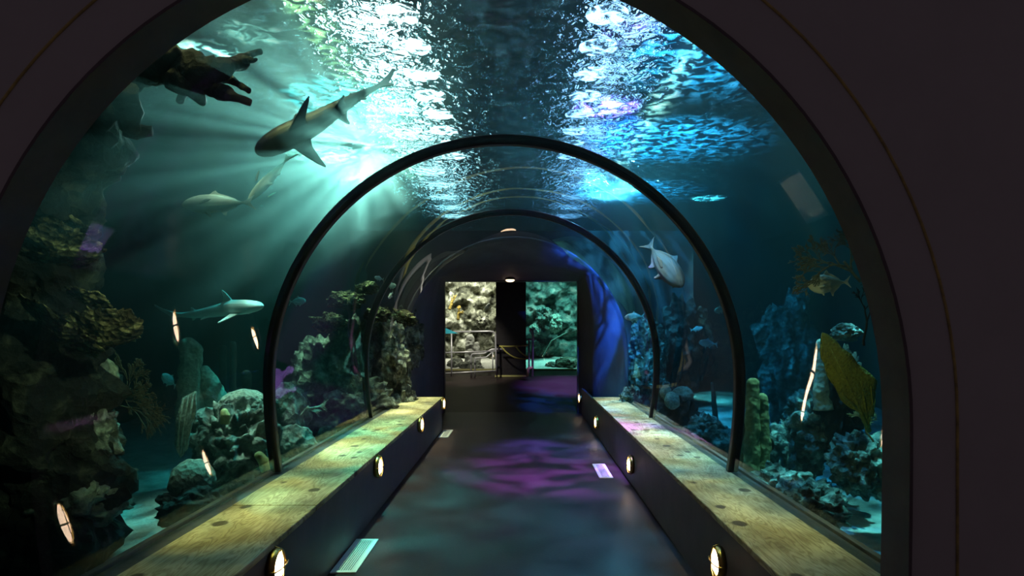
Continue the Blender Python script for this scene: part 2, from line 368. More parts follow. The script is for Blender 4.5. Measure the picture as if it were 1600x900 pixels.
# ---------------------------------------------------------------- the shell of the tunnel
CX, CZ, RAD = -0.13, 1.205, 1.755
VR = 0.05                                  # the vault is slightly taller than a half circle
Y0, YE, YD, HS = 2.5, 10.2, 12.3, 4.0
IN = 0.06
BT = 0.53                                   # bench top
def arch(r, cx=CX, cz=CZ, z0=BT, inset=.05, n=40, legs=10):
    H = cz - z0
    rr = (H*H + inset*inset) / (2*inset) if inset > 0 else 0
    def off(d): return rr - math.sqrt(max(0, rr*rr - d*d)) if inset > 0 else 0
    low = [(off(H*(legs-k)/legs), cz - H*(legs-k)/legs) for k in range(legs)]
    pts = [(cx + r - o, z) for o, z in low]
    for k in range(n + 1):
        a = math.pi * k / n
        pts.append((cx + r*math.cos(a), cz + (r + VR)*math.sin(a)))
    pts += [(cx - r + o, z) for o, z in reversed(low)]
    return pts
def sheet(mb, A, ya, B, yb):
    n = len(A)
    mb.add([(x, ya, z) for x, z in A] + [(x, yb, z) for x, z in B], [(i, i+1, n+i+1, n+i) for i in range(n-1)])
def shell(mb, inner, outer, ya, yb):
    n = len(inner)
    vs = [(x, ya, z) for x, z in inner] + [(x, ya, z) for x, z in outer] + [(x, yb, z) for x, z in inner] + [(x, yb, z) for x, z in outer]
    fs = []
    for i in range(n-1):
        fs += [(i, i+1, 2*n+i+1, 2*n+i), (n+i, 3*n+i, 3*n+i+1, n+i+1), (i, n+i, n+i+1, i+1), (2*n+i, 2*n+i+1, 3*n+i+1, 3*n+i)]
    for i in (0, n-1): fs.append((i, 2*n+i, 3*n+i, n+i))
    mb.add(vs, fs)

# floor with the ramp of the far room
mb = MB()
prof = [(-2.0, 0.0), (12.4, 0.0), (16.0, .44), (18.0, .46)]
for (ya, za), (yb, zb) in zip(prof[:-1], prof[1:]):
    xl, xr = (-1.9, 1.75) if yb <= 12.5 else (-3.2, 3.2)
    mb.add([(xl,ya,za),(xr,ya,za),(xr,yb,zb),(xl,yb,zb),(xl,ya,za-.1),(xr,ya,za-.1),(xr,yb,zb-.1),(xl,yb,zb-.1)],
           [(0,1,2,3),(7,6,5,4),(0,4,5,1),(1,5,6,2),(2,6,7,3),(3,7,4,0)])
struct(mb.build('floor', M['floor'], smooth=False))

# entrance wall with its arched opening
mb = MB()
A = arch(1.764, -.338, 1.25, -.02, .03, 48)
n = len(A)
O = []
for x, z in A:                               # push outwards onto a big rectangle
    dx, dz = x + .338, z - 1.25
    if z <= 1.25: O.append((6.5 if dx > 0 else -6.5, z)); continue
    k = min(6.5/abs(dx) if abs(dx) > 1e-6 else 1e9, 5.2/dz); O.append((-.338 + dx*k, 1.25 + dz*k))
shell(mb, A, O, 2.34, 2.5)
struct(mb.build('wall_front', M['black_wall'], smooth=False))
mb = MB(); shell(mb, arch(1.752, -.338, 1.25, -.02, .03, 60), arch(1.764, -.338, 1.25, -.02, .03, 60), 2.33, 2.51)
struct(mb.build('trim_9', M['jamb'], sharp=40))  # liner added to keep the jamb dark against the tunnel light
mb = MB(); T = arch(1.93, -.338, 1.27, 0, .0, 60)
mb.tube([(x, 2.338, z) for x, z in T], .005, 6)
struct(mb.build('trim_1', M['brass_dull']))

# acrylic panels and black seal rings
for i, (ya, yb) in enumerate(((2.52, 4.78), (4.86, 7.74), (7.81, 10.18))):
    mb = MB(); shell(mb, arch(RAD, n=64, inset=IN), arch(RAD + .05, n=64, inset=IN), ya, yb)
    pane = struct(mb.build('window_%d' % (i+1), M['acrylic'], sharp=40))
    pane.data.materials.append(M['acrylic_wet'])
    nq = len(arch(RAD, n=64, inset=IN)) - 1
    for fi in range(nq): pane.data.polygons[fi*4 + 1].material_index = 1
for yr, wd, lab in ((4.82, .065, 'wide black seal ring arching over the tunnel in front of the narrower ring'),
                    (7.775, .056, 'smaller-looking black seal ring farther down the tunnel, just before the end wall')):
    mb = MB(); shell(mb, arch(RAD - .022, n=72, inset=IN), arch(RAD + .055, n=72, inset=IN), yr - wd/2, yr + wd/2)
    tag(bev(mb.build('seal_ring', M['black_rubber'], smooth=False), .01, 2), lab, 'arch ring')

# splayed end wall with the doorway
DL, DR, DT = -1.476, 1.07, 2.52
mb = MB()
A = arch(RAD + .05, z0=0, inset=.0, n=160)
B = []
for x, z in A:
    dx, dz = x - CX, z - CZ
    a = math.atan2(max(dz, 0), dx)
    hw = DR + .06 - CX if dx > 0 else CX - DL + .06
    if z <= CZ + 1e-6: B.append((DR if dx > 0 else DL, z))
    else:
        k = min(((DR-CX) if dx > 0 else (CX-DL))/abs(dx) if abs(dx) > 1e-6 else 1e9, (DT-CZ)/dz); B.append((CX + dx*k, CZ + dz*k))
sheet(mb, A, YE, B, YD)
m2 = mb.build('wall_end', M['navy_wall'], sharp=35); struct(m2)
sol = m2.modifiers.new('thick', 'SOLIDIFY'); sol.thickness = .03; sol.offset = 1
mb = MB()
mb.box(DL-.07, DL, YD-.06, YD+.12, 0, DT+.08); mb.box(DR, DR+.10, YD-.06, YD+.12, 0, DT+.08); mb.box(DL, DR, YD-.06, YD+.12, DT, DT+.08)
struct(bev(mb.build('trim_2', M['black_rubber'], smooth=False)))
# far room
mb = MB(); mb.box(-3.3, -3.2, YD+.1, 18, -.1, 3.4); struct(mb.build('wall_left', M['dark_room'], smooth=False))
mb = MB(); mb.box(3.2, 3.3, YD+.1, 18, -.1, 3.4); struct(mb.build('wall_right', M['dark_room'], smooth=False))
mb = MB(); mb.box(-3.3, 3.3, YD+.1, 18, 3.4, 3.5); struct(mb.build('ceiling', M['dark_room'], smooth=False))
mb = MB(); mb.box(-3.3, DL-.07, YD, YD+.1, -.1, 3.5); mb.box(DR+.10, 3.3, YD, YD+.1, -.1, 3.5); mb.box(DL-.07, DR+.10, YD, YD+.1, DT+.08, 3.5)
struct(mb.build('wall_door', M['dark_room'], smooth=False))

# ---------------------------------------------------------------- tank: water, surface, sand, backdrop
mb = MB()
A = [(1.56, -.3)] + arch(RAD + .052, z0=BT-.02, inset=IN, n=40) + [(-1.82, -.3)]
n = len(A)
Bn = []
for i, (x, z) in enumerate(A):
    if z < CZ - 1e-6 and i < n/2: Bn.append((3.35, z if i else -.3))
    elif z < CZ - 1e-6: Bn.append((-3.35, z if i < n-1 else -.3))
    else:
        dx, dz = x - CX, z - CZ
        k = min(3.3/abs(dx) if abs(dx) > 1e-6 else 1e9, 2.4/dz if dz > 1e-6 else 1e9); Bn.append((dx*k + (.05 if dx > 0 else -.05), CZ + dz*k))
W = 6.6; YW0, YW1 = 2.51, 17.5
out = [(-W, -.3), (-W, HS-.03), (W, HS-.03), (W, -.3)]
vs = [(x, YW0, z) for x, z in out] + [(x, YW1, z) for x, z in out]
vs += [(x, YW0, z) for x, z in A] + [(x, YE+.05, z) for x, z in A] + [(x, YE+.05, z) for x, z in Bn] + [(x, YW1, z) for x, z in Bn]
fs = [(0,1,5,4), (1,2,6,5), (2,3,7,6)]
a0, a1, b0, b1 = 8, 8+n, 8+2*n, 8+3*n
for i in range(n-1):
    fs += [(a0+i, a0+i+1, a1+i+1, a1+i), (a1+i, a1+i+1, b0+i+1, b0+i), (b0+i, b0+i+1, b1+i+1, b1+i)]
fs.append(tuple([0,1,2,3] + [a0+i for i in range(n)]))
fs.append(tuple(reversed([4,5,6,7] + [b1+i for i in range(n)])))
fs.append((3, 7, b1, b0, a1, a0)); fs.append((0, a0+n-1, a1+n-1, b0+n-1, b1+n-1, 4))
mb.add(vs, fs)
tag(mb.build('tank_water', M['water'], smooth=False), 'clear teal water filling the tank around the tunnel', 'water', kind='stuff')
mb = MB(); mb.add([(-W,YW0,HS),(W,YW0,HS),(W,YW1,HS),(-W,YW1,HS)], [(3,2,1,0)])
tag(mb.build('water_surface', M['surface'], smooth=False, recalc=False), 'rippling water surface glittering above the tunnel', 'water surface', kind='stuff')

def grid(mb, nx, ny, f):
    vs = [f(i/nx, j/ny) for j in range(ny+1) for i in range(nx+1)]
    mb.add(vs, [(j*(nx+1)+i, j*(nx+1)+i+1, (j+1)*(nx+1)+i+1, (j+1)*(nx+1)+i) for j in range(ny) for i in range(nx)])
def sandz(x, y):
    return .02 + max(0, y-8)*.045 + .06*noise.fractal(Vector((x*.9, y*.9, 2)), 1, 2, 3)
def sandbed(x0, x1, y0, y1, lab):
    mb = MB()
    grid(mb, 60, 90, lambda u, v: (x0+(x1-x0)*u, y0+(y1-y0)*v, sandz(x0+(x1-x0)*u, y0+(y1-y0)*v)))
    tag(mb.build('sand_bed', M['sand']), lab, 'sand', kind='stuff')
sandbed(-6.5, -1.89, 2.55, 17.4, 'pale rippled sand on the tank floor left of the tunnel')
sandbed(1.66, 6.5, 2.55, 17.4, 'pale rippled sand on the tank floor right of the tunnel')
def craggy(name, mt, f, nx, ny, amp, fr, axis, kind='structure'):
    mb = MB(); ax = Vector(axis)
    def g(u, v):
        p = Vector(f(u, v)); q = p*fr
        d = noise.fractal(q, 1, 2.1, 4)*amp + (.5-noise.voronoi(q*1.3)[0][0])*amp*1.3
        return p + ax*d
    grid(mb, nx, ny, g)
    o = mb.build(name, mt)
    if kind: o['kind'] = kind
    return o
craggy('wall_tank_left', M['tank_wall'], lambda u, v: (-6.4, 2.6+14.8*u, -.2+4.15*v), 90, 40, .3, .8, (1,0,0))
craggy('wall_tank_right', M['tank_wall'], lambda u, v: (6.4, 2.6+14.8*u, -.2+4.15*v), 90, 40, .3, .8, (-1,0,0))
craggy('wall_tank_back', M['tank_wall'], lambda u, v: (-6.4+3.0*u, 17.2, -.2+4.15*v), 40, 40, .3, .8, (0,-1,0))
craggy('wall_tank_rear', M['tank_wall'], lambda u, v: (3.4+3.0*u, 17.2, -.2+4.15*v), 40, 40, .3, .8, (0,-1,0))

# ---------------------------------------------------------------- benches
def bench(side, xi, xo, lab, joints, ylast):
    s = -1 if side == 'left' else 1
    e = empty('bench', ((xi+xo)/2, 6.0, 0), lab, 'bench')
    mb = MB(); mb.box(min(xi, xi+s*.04), max(xi, xi+s*.04), 2.52, ylast, .0, BT-.04)
    mb.box(min(xo, xo-s*.04), max(xo, xo-s*.04), 2.52, YE-.02, .0, BT-.04)
    bev(mb.build('face_panel', M['bench_face'], e, smooth=False))
    ys = [2.52] + joints + [YE-.03]
    for k, (ya, yb) in enumerate(zip(ys[:-1], ys[1:])):
        mb = MB(); a, b = xi - s*.012, xo
        mb.box(min(a,b), max(a,b), ya+.003, yb-.003, BT-.038, BT + (0.0015 if k % 2 else 0))
        o = bev(mb.build('board', M['wood'], e, smooth=False), .006)
    mb = MB(); a, b = xi, xi + s*.05
    mb.box(min(a,b)-.0, max(a,b), 2.52, ylast, .0, .02)
    return e
bench('left', -1.263, -1.765, 'long bench with pale yellow-green boards on a black base along the left glass', [3.9, 5.2, 6.5, 7.8, 9.1], YE-.03)
bench('right', 1.134, 1.575, 'long bench with knotty stained boards on a black base along the right glass', [5.3, 6.6, 7.9, 9.2], YD-.1)
for nm, x0, x1 in (('trim_3', -1.90, -1.77), ('trim_4', 1.58, 1.69)):
    mb = MB(); mb.box(x0, x1, 2.52, YE-.02, 0, BT-.01)
    if x0 < 0: mb.box(x0, x0+.035, 2.52, YE-.02, BT-.01, BT+.012)
    else: mb.box(x1-.035, x1, 2.52, YE-.02, BT-.01, BT+.012)
    struct(bev(mb.build(nm, M['sill'], smooth=False)))

# step lights on the bench faces
def step_light(loc, s, lab):
    e = empty('step_light', loc, lab, 'wall light', 'round step lights on the bench faces')
    L = Vector(loc); ax = Vector((-s, 0, 0))       # faces the walkway
    mb = MB(); mb.lathe([(.088,0),(.090,.018),(.086,.040),(.076,.044),(.072,.034),(.070,.010)], L, ax, 32)
    mb.build('bezel', M['brass'], e)
    mb = MB(); mb.lathe([(.070,.008),(.068,.030),(.050,.046),(.025,.054),(.004,.056)], L, ax, 32)
    mb.build('lens', M['lens_warm'], e)
    mb = MB()
    for d in (Vector((0,1,0)), Vector((0,0,1))):
        mb.tube([L + d*.1 + ax*.015, L + d*.088 + ax*.05, L + d*.04 + ax*.062, L - d*.04 + ax*.062, L - d*.088 + ax*.05, L - d*.1 + ax*.015], .004, 6)
    mb.build('guard', M['brass'], e)
    return e
nth = ['nearest the camera', 'second from the camera', 'third from the camera', 'farthest, beside the doorway']
for k, (px, py) in enumerate(((425,885), (587,729), (654,662), (689.5,623))):
    Y = 1263/(815-px)
    step_light((-1.263, min(Y, 10.1), min(.435, P(px, py, Y).z)), -1, 'lit round brass step light on the left bench, ' + nth[k])
for k, (px, py) in enumerate(((1128,878), (989,726), (935,660), (907,622))):
    Y = 1134/(px-815)
    step_light((1.134, min(Y, 12.1), P(px, py, min(Y, 12.1)).z), 1, 'lit round brass step light on the right bench, ' + nth[k])

# floor vents
def vent(x0, x1, y0, y1, lab):
    e = empty('floor_vent', ((x0+x1)/2, (y0+y1)/2, 0), lab, 'vent', 'white floor grilles')
    mb = MB(); mb.box(x0+.01, x1-.01, y0+.01, y1-.01, .001, .004); mb.build('duct', M['dark_slot'], e, smooth=False)
    f = .034; mb = MB()
    mb.box(x0, x0+f, y0, y1, .001, .012); mb.box(x1-f, x1, y0, y1, .001, .012)
    mb.box(x0+f, x1-f, y0, y0+f, .001, .012); mb.box(x0+f, x1-f, y1-f, y1, .001, .012)
    bev(mb.build('frame', M['white_metal'], e, smooth=False), .002)
    ns = 7; wd = (x1-x0-2*f)/(ns)
    for k in range(ns):
        mb = MB(); c = x0+f+wd*(k+.5)
        mb.box(c-wd*.24, c+wd*.24, y0+f, y1-f, .003, .010); mb.build('slat', M['white_metal'], e, smooth=False)
vent(-1.255, -1.085, 4.19, 4.86, 'white slotted floor grille nearest the camera, beside the left bench')
vent(.835, .985, 6.87, 7.58, 'white slotted floor grille beside the right bench')
vent(-1.235, -1.085, 9.45, 10.15, 'small-looking floor grille far down the left side near the end wall')

# ---------------------------------------------------------------- lamps hung over the water
for side, xs, mt in (('left', -1.65, 'lens_flood'), ('right', 1.15, 'lens_flood_blue')):
    mb = MB(); mb.box(xs-.05, xs+.05, 2.5, 17.5, 6.2, 6.3); struct(mb.build('trim_%d' % (7 if side == 'left' else 8), M['black_rubber'], smooth=False))
    for k in range(12):
        y = 4.6 + k*1.0
        e = empty('flood_lamp', (xs, y, 5.85), 'round flood lamp in the %s row over the water, lost in the glitter' % side, 'lamp', 'flood lamps over the water, %s row' % side)
        mb = MB(); mb.lathe([(.05,.35),(.12,.30),(.30,.05),(.33,0),(.31,-.01)], (xs, y, 5.85), (0,0,1), 24); mb.build('housing', M['black_rubber'], e)
        mb = MB(); mb.lathe([(.28,-.03),(.29,-.012),(.05,-.011)], (xs, y, 5.85), (0,0,1), 24); mb.build('lens', M[mt], e)

# ---------------------------------------------------------------- living things: generic builders
def oriented(o, nose, tail, up):
    nose, tail, up = Vector(nose), Vector(tail), Vector(up)
    x = (nose - tail).normalized(); y = up.cross(x).normalized(); z = x.cross(y)
    m = Matrix((x, y, z)).transposed().to_4x4(); m.translation = nose
    o.matrix_world = m
def sweep(mb, st, n=18):
    """st: (x, half height, half width, y offset, z offset)"""
    vs = []; fs = []
    for x, h, wd, yo, zo in st:
        for k in range(n):
            a = 2*math.pi*k/n
            vs.append((x, yo + wd*math.cos(a), zo + h*math.sin(a)))
    m = len(st)
    for i in range(m-1):
        for k in range(n): fs.append((i*n+k, i*n+(k+1)%n, (i+1)*n+(k+1)%n, (i+1)*n+k))
    fs.append(tuple(reversed(range(n)))); fs.append(tuple((m-1)*n+k for k in range(n)))
    mb.add(vs, fs)
def fused(o, voxel):
    r = o.modifiers.new('skin', 'REMESH'); r.mode = 'VOXEL'; r.voxel_size = voxel; r.use_smooth_shade = True
    s = o.modifiers.new('soft', 'SMOOTH'); s.factor = .5; s.iterations = 3
    return o
def eyes(o, x, y, z, r):
    for s in (-1, 1):
        mb = MB(); mb.blob((x, s*y, z), (r, r*.6, r), 1, 0, 1, 2); mb.build('eye', M['black_rubber'], o)

def shark(nose, tail, up, L, mt, lab, bend=0.0, droop=0.0, fat=1.0):
    mb = MB()
    prof = [(0,.004,.004),(.008,.018,.024),(.03,.032,.045),(.07,.045,.062),(.13,.057,.072),(.20,.064,.074),(.28,.066,.070),(.36,.060,.062),(.46,.050,.050),(.56,.040,.038),(.66,.029,.026),(.74,.021,.018),(.80,.016,.012)]
    off = lambda t: bend * L * math.sin(max(0, t-.35)*math.pi*1.2)
    dz = lambda t: droop * L * math.sin(max(0, t-.3)*math.pi*1.3)
    sweep(mb, [(-t*L, h*L*fat, w_*L*fat, off(t), dz(t)) for t, h, w_ in prof])
    q = lambda u, v, yy=0: (u, v)
    th = .010*L
    # caudal fin: long upper lobe, short lower lobe
    o0 = off(.8); z0 = dz(.8)
    mb.slab([(-.76*L,.014*L),(-.84*L,.030*L),(-.93*L,.062*L),(-1.0*L,.10*L),(-1.005*L,.085*L),(-.965*L,.055*L),(-.95*L,.042*L),(-.90*L,.012*L),(-.86*L,-.012*L),(-.865*L,-.045*L),(-.855*L,-.058*L),(-.81*L,-.025*L),(-.76*L,-.012*L)], (0,o0,z0), (1,0,0), (0,0,1), th)
    # dorsals
    mb.slab([(-.27*L,.05*L),(-.325*L,.125*L),(-.355*L,.15*L),(-.365*L,.14*L),(-.355*L,.095*L),(-.375*L,.05*L)], (0,off(.3),dz(.3)), (1,0,0), (0,0,1), th)
    mb.slab([(-.60*L,.025*L),(-.635*L,.055*L),(-.655*L,.06*L),(-.65*L,.04*L),(-.665*L,.02*L)], (0,off(.63),dz(.63)), (1,0,0), (0,0,1), th)
    mb.slab([(-.61*L,-.02*L),(-.645*L,-.05*L),(-.665*L,-.052*L),(-.658*L,-.035*L),(-.67*L,-.015*L)], (0,off(.63),dz(.63)), (1,0,0), (0,0,1), th)
    # pectorals and pelvics
    for s in (-1, 1):
        ax = Vector((0, s*.94, -.34))
        mb.slab([(-.175*L,.045*L),(-.21*L,.10*L),(-.26*L,.165*L),(-.295*L,.20*L),(-.30*L,.19*L),(-.285*L,.13*L),(-.275*L,.08*L),(-.285*L,.04*L)], (0,0,-.02*L), (1,0,0), ax, th)
        mb.slab([(-.47*L,.03*L),(-.50*L,.065*L),(-.525*L,.085*L),(-.53*L,.075*L),(-.525*L,.05*L),(-.54*L,.025*L)], (0,off(.5),-.018*L+dz(.5)), (1,0,0), ax, th)
    o = mb.build('shark', mt)
    oriented(o, nose, tail, up); fused(o, .0042*L)
    tag(o, lab, 'shark')
    return o
def fish(nose, tail, up, mt, lab, hh=.15, ww=.06, name='fish', group=None, simple=False, tailh=.15):
    nose, tail = Vector(nose), Vector(tail); L = (nose-tail).length
    mb = MB()
    pr = [(0,.08),(.02,.28),(.07,.55),(.15,.80),(.26,.97),(.36,1.0),(.50,.86),(.62,.62),(.72,.38),(.79,.20),(.84,.13),(.87,.11)]
    sweep(mb, [(-t*L, k*hh*L, max(.012, k*ww)*L if k > .15 else k*ww*L*1.4, 0, 0) for t, k in pr], 14)
    th = .016*L
    t = tailh*L
    mb.slab([(-.83*L,.02*L),(-.90*L,.5*t),(-.99*L,1.05*t),(-1.0*L,1.0*t),(-.955*L,.45*t),(-.93*L,0),(-.955*L,-.45*t),(-1.0*L,-1.0*t),(-.99*L,-1.05*t),(-.90*L,-.5*t),(-.83*L,-.02*L)], (0,0,0), (1,0,0), (0,0,1), th)
    mb.slab([(-.36*L,.9*hh*L),(-.43*L,1.3*hh*L),(-.47*L,1.42*hh*L),(-.50*L,1.1*hh*L),(-.62*L,.80*hh*L),(-.74*L,.42*hh*L),(-.74*L,.2*hh*L),(-.5*L,.6*hh*L)], (0,0,0), (1,0,0), (0,0,1), th)
    mb.slab([(-.50*L,-.7*hh*L),(-.54*L,-1.25*hh*L),(-.575*L,-1.35*hh*L),(-.60*L,-.95*hh*L),(-.74*L,-.42*hh*L),(-.74*L,-.2*hh*L),(-.56*L,-.5*hh*L)], (0,0,0), (1,0,0), (0,0,1), th)
    for s in (-1, 1):
        mb.slab([(-.24*L,-.02*L),(-.33*L,.015*L),(-.41*L,.0*L),(-.36*L,-.03*L),(-.25*L,-.05*L)], (0,s*ww*.85*L,-.2*hh*L), (1,-s*.35,0), (0,0,1), th)
        mb.slab([(-.30*L,0),(-.35*L,-.07*L),(-.38*L,-.065*L),(-.36*L,0)], (0,s*.02*L,-.9*hh*L), (1,0,0), (0,s*.4,1), th)
    o = mb.build(name, mt)
    oriented(o, nose, tail, up); fused(o, .008*L)
    if not simple: eyes(o, -.085*L, ww*.55*L, .10*hh*L, .016*L)
    tag(o, lab, 'fish', group)
    return o

# the reef shark gliding over the tunnel
vw = Vector((-.31, 1, .31)).normalized()
shark(P(399,238,4.6), P(634,123,5.5), vw*.80 + Vector((.12,0,.5)), 1.56, M['shark'], 'large dark backlit shark seen from below, gliding over the left of the tunnel', bend=.03, fat=.86)
shark(P(411,478,6.2), P(221,489,6.6), (.05,-.25,1), 1.22, M['shark_pale'], 'smaller pale shark swimming right above the tall pillar corals', bend=-.05, droop=-.03, fat=.95)
fish(P(284,320,5.0), P(399,316,5.2), (.0,.35,1), M['jack'], 'stout silver jack facing left below the large shark', hh=.155, ww=.07, tailh=.12)
fish(P(388,314,5.3), P(457,240,5.6), (-.85,.25,-.15), M['jack_dark'], 'slender bronze jack swimming head down behind the large shark', hh=.105, ww=.06, tailh=.13)
fish(P(1066,448,6.6), P(1010,378,7.4), (.7,0,.6), M['fish_grey'], 'long grey fish diving beside the right of the tunnel', hh=.12, ww=.08, tailh=.10)
fish(P(1262,446,4.3), P(1330,440,4.2), (0,0,1), M['fish_tan'], 'round pale tan fish half hidden behind the tangled gorgonian', hh=.25, ww=.10)
fish(P(253,585,6.6), P(276,604,6.8), (.3,0,1), M['fish_silver'], 'small teal fish left of the tall pillar coral', hh=.2, ww=.07, simple=True)
SM = 'small fish seen through the glass'
for a, b, Y, lab in (((619,446),(604,448),8.6,'small fish left of the end wall, highest of the little group'),
                 ((607,466),(614,456),8.4,'tiny bright fish left of the end wall, beside the second ring'),
                 ((585,433),(600,437),8.8,'small teal fish inside the left of the second ring'),
                 ((478,470),(451,472),7.6,'faint fish right of the first ring on the left side'),
                 ((976,496),(1008,494),9.4,'grey fish low in the blue water right of the doorway'),
                 ((1098,512),(1078,516),9.8,'faint fish above the right sand patch'),
                 ((1116,486),(1136,482),8.6,'tan fish crossing the first ring on the right side'),
                 ((1092,535),(1122,538),10.5,'faint long fish low behind the first ring on the right')):
    fish(P(a[0],a[1],Y), P(b[0],b[1],Y+.15), (0,0,1), M['fish_tan' if 'tan fish' in lab else 'fish_silver'], lab, hh=.16, ww=.06, group=SM, simple=True)

# ---------------------------------------------------------------- reef: builders
def rock(px, py, Y, rx, ry, lab, mt='rock', seed=0, rough=.28, crag=.30, sub=5, depth=1.0, name='reef_rock', cat='rock', freq=1.5, group=None):
    s = Y/1000
    mb = MB(); c = P(px, py, Y)
    mb.blob(c, (rx*s, rx*s*depth, ry*s), seed, rough, freq, sub, crag)
    return tag(mb.build(name, M[mt], origin=(c.x, c.y, c.z)), lab, cat, group)
def lump(px, py, Y, rx, ry, lab, mt='brain', seed=0, name='brain_coral', cat='coral', rough=.10, depth=1.0, crag=0.0):
    return rock(px, py, Y, rx, ry, lab, mt, seed, rough, crag, 5, depth, name, cat)
def column(pts, Y, lab, mt='pillar', seed=0, name='pillar_coral', cat='coral', bump=.16, n=20, dy=None):
    """pts: (px, py, radius px) from base to tip"""
    ps = []
    m = 60
    for k in range(m+1):
        t = k/m*(len(pts)-1); i = min(int(t), len(pts)-2); f = t-i
        ps.append([pts[i][j]*(1-f) + pts[i+1][j]*f for j in range(3)])
    P3 = [P(a, b, Y + (dy*k/m if dy else 0)) for k, (a, b, r) in enumerate(ps)]; rr = [r*Y/1000 for a, b, r in ps]
    tip = (P3[-1] - P3[-2]).normalized()
    r = rr[-1]
    for f in (.45, .75, .93): P3.append(P3[m] + tip*r*f); rr.append(r*math.sqrt(max(0, 1-f*f)))
    mb = MB(); mb.tube(P3, rr, n)
    c = P3[0]
    for i, v in enumerate(mb.v):
        q = v*(9 if bump < .3 else 3.6) + Vector((seed*3.1, 0, seed)); k = min(i//n, len(rr)-1)
        dirn = (v - P3[k])
        mb.v[i] = v + dirn * (noise.fractal(q, 1, 2, 4)*bump*1.6)
    return tag(mb.build(name, M[mt], origin=c), lab, cat)
def branching(mb, p, d, L, r, depth, plane=None, spread=.5, rng=None, seg=4, shrink=.74, kids=(2,3)):
    pts = [p.copy()]; rad = [r]; q = p.copy(); dd = d.copy()
    for k in range(seg):
        j = Vector((rng.uniform(-1,1), rng.uniform(-1,1), rng.uniform(-1,1)))*.16
        dd = (dd + j).normalized()
        if plane is not None: dd = (dd - plane*dd.dot(plane)*.85).normalized()
        q = q + dd*(L/seg); pts.append(q.copy()); rad.append(max(.0022, r*(1-.2*(k+1)/seg)))
    mb.tube(pts, rad, 5)
    if depth <= 0: return
    for k in range(rng.randint(*kids)):
        i = rng.randint(max(1, seg-2), seg)
        a = rng.uniform(-spread, spread)
        ax = plane if plane is not None else Vector((rng.uniform(-1,1), rng.uniform(-1,1), rng.uniform(-1,1))).normalized()
        nd = Matrix.Rotation(a, 3, ax) @ dd
        branching(mb, pts[i], nd, L*shrink*rng.uniform(.8,1.15), rad[i]*.80, depth-1, plane, spread, rng, seg, shrink, kids)
def gorgonian(px, py, Y, dpx, size, lab, mt, depth=6, seed=1, r=.012, spread=.7, name='sea_fan', plane=True, kids=(2,3)):
    rng = random.Random(seed); p = P(px, py, Y)
    d = Vector((dpx[0], 0, -dpx[1])).normalized()
    mb = MB(); pl = Vector((.25, 1, .1)).normalized() if plane else None
    branching(mb, p, d, size, r, depth, pl, spread, rng, 4, .76, kids)
    return tag(mb.build(name, M[mt], origin=p), lab, 'coral')
def blade(out, Y, th, lab, mt, name='sea_fan', curve=.1, veins=(), vm=None, seed=0):
    """fan blade traced at its own distance, given thickness, curvature and relief"""
    bm = bmesh.new()
    vs = [bm.verts.new(P(x, y, Y)) for x, y in out]
    f = bm.faces.new(vs); bmesh.ops.triangulate(bm, faces=[f])
    for _ in range(4): 
        es = [e for e in bm.edges if e.calc_length() > .05]
        if es: bmesh.ops.subdivide_edges(bm, edges=es, cuts=1); bmesh.ops.triangulate(bm, faces=bm.faces[:])
    c = P(sum(x for x, y in out)/len(out), sum(y for x, y in out)/len(out), Y)
    mb = MB(); bm.verts.index_update()
    bend = lambda v: Vector((v.x, v.y + curve*(((v.x-c.x)**2 + (v.z-c.z)**2)*3) + .03*noise.noise(v*6+Vector((seed,0,0))), v.z))
    mb.add([bend(v.co) for v in bm.verts], [tuple(v.index for v in f.verts) for f in bm.faces]); bm.free()
    o = mb.build(name, M[mt], origin=c); tag(o, lab, 'coral')
    s = o.modifiers.new('thick', 'SOLIDIFY'); s.thickness = th; s.offset = 0
    if veins:
        for ln in veins:
            vb = MB(); pp = [bend(P(x, y, Y)) - Vector((0, th*.5, 0)) for x, y, r in ln]
            vb.tube(pp, [r*Y/1000 for x, y, r in ln], 6)
            v = vb.build('rib', M[vm or mt]); v.parent = o; v.matrix_parent_inverse = Matrix.Translation(-c)
    return o

# ---------------------------------------------------------------- reef left of the tunnel
# elkhorn coral, dark against the lit water
def elkhorn():
    Y = 3.1; c = P(200, 120, Y)
    mb = MB()
    br = [[(150,165,20),(190,130,24),(235,105,26),(275,108,27),(315,112,25),(345,110,17),(372,97,12),(392,86,9),(407,81,5)],
          [(330,114,18),(355,122,9),(376,134,6),(389,142,4)],
          [(300,122,20),(335,138,14),(362,150,9),(392,161,5)],
          [(235,112,20),(262,90,16),(280,76,9)],
          [(270,120,20),(300,142,12),(318,160,7)],
          [(190,140,22),(200,175,20),(205,205,15),(238,204,8)],
          [(170,170,20),(150,200,14),(178,228,9)],
          [(362,102,9),(382,104,5),(388,100,3)], [(290,140,8),(280,158,6)], [(380,92,7),(396,95,4),(400,93,3)]]
    for k, b in enumerate(br):
        pts = [P(x, y, Y + .10*math.sin(i*1.1 + k)) for i, (x, y, r) in enumerate(b)]
        P3 = []; rr = []
        for i in range(len(pts)-1):
            for j in range(5):
                f = j/5; P3.append(pts[i].lerp(pts[i+1], f)); rr.append((b[i][2]*(1-f)+b[i+1][2]*f)*Y/1000)
        P3.append(pts[-1]); rr.append(b[-1][2]*Y/1000)
        t = MB(); t.tube(P3, rr, 12, flat=1.0, ref=(0,1,0))
        for i, v in enumerate(t.v):
            ax = P3[i//12]; d = v - ax; d.y *= .6
            t.v[i] = ax + d*(1 + .45*noise.noise(v*13) + .2*noise.noise(v*30))
        mb.add(t.v, t.f)
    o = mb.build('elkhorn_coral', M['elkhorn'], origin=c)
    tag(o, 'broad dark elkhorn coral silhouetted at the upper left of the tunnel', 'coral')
elkhorn()
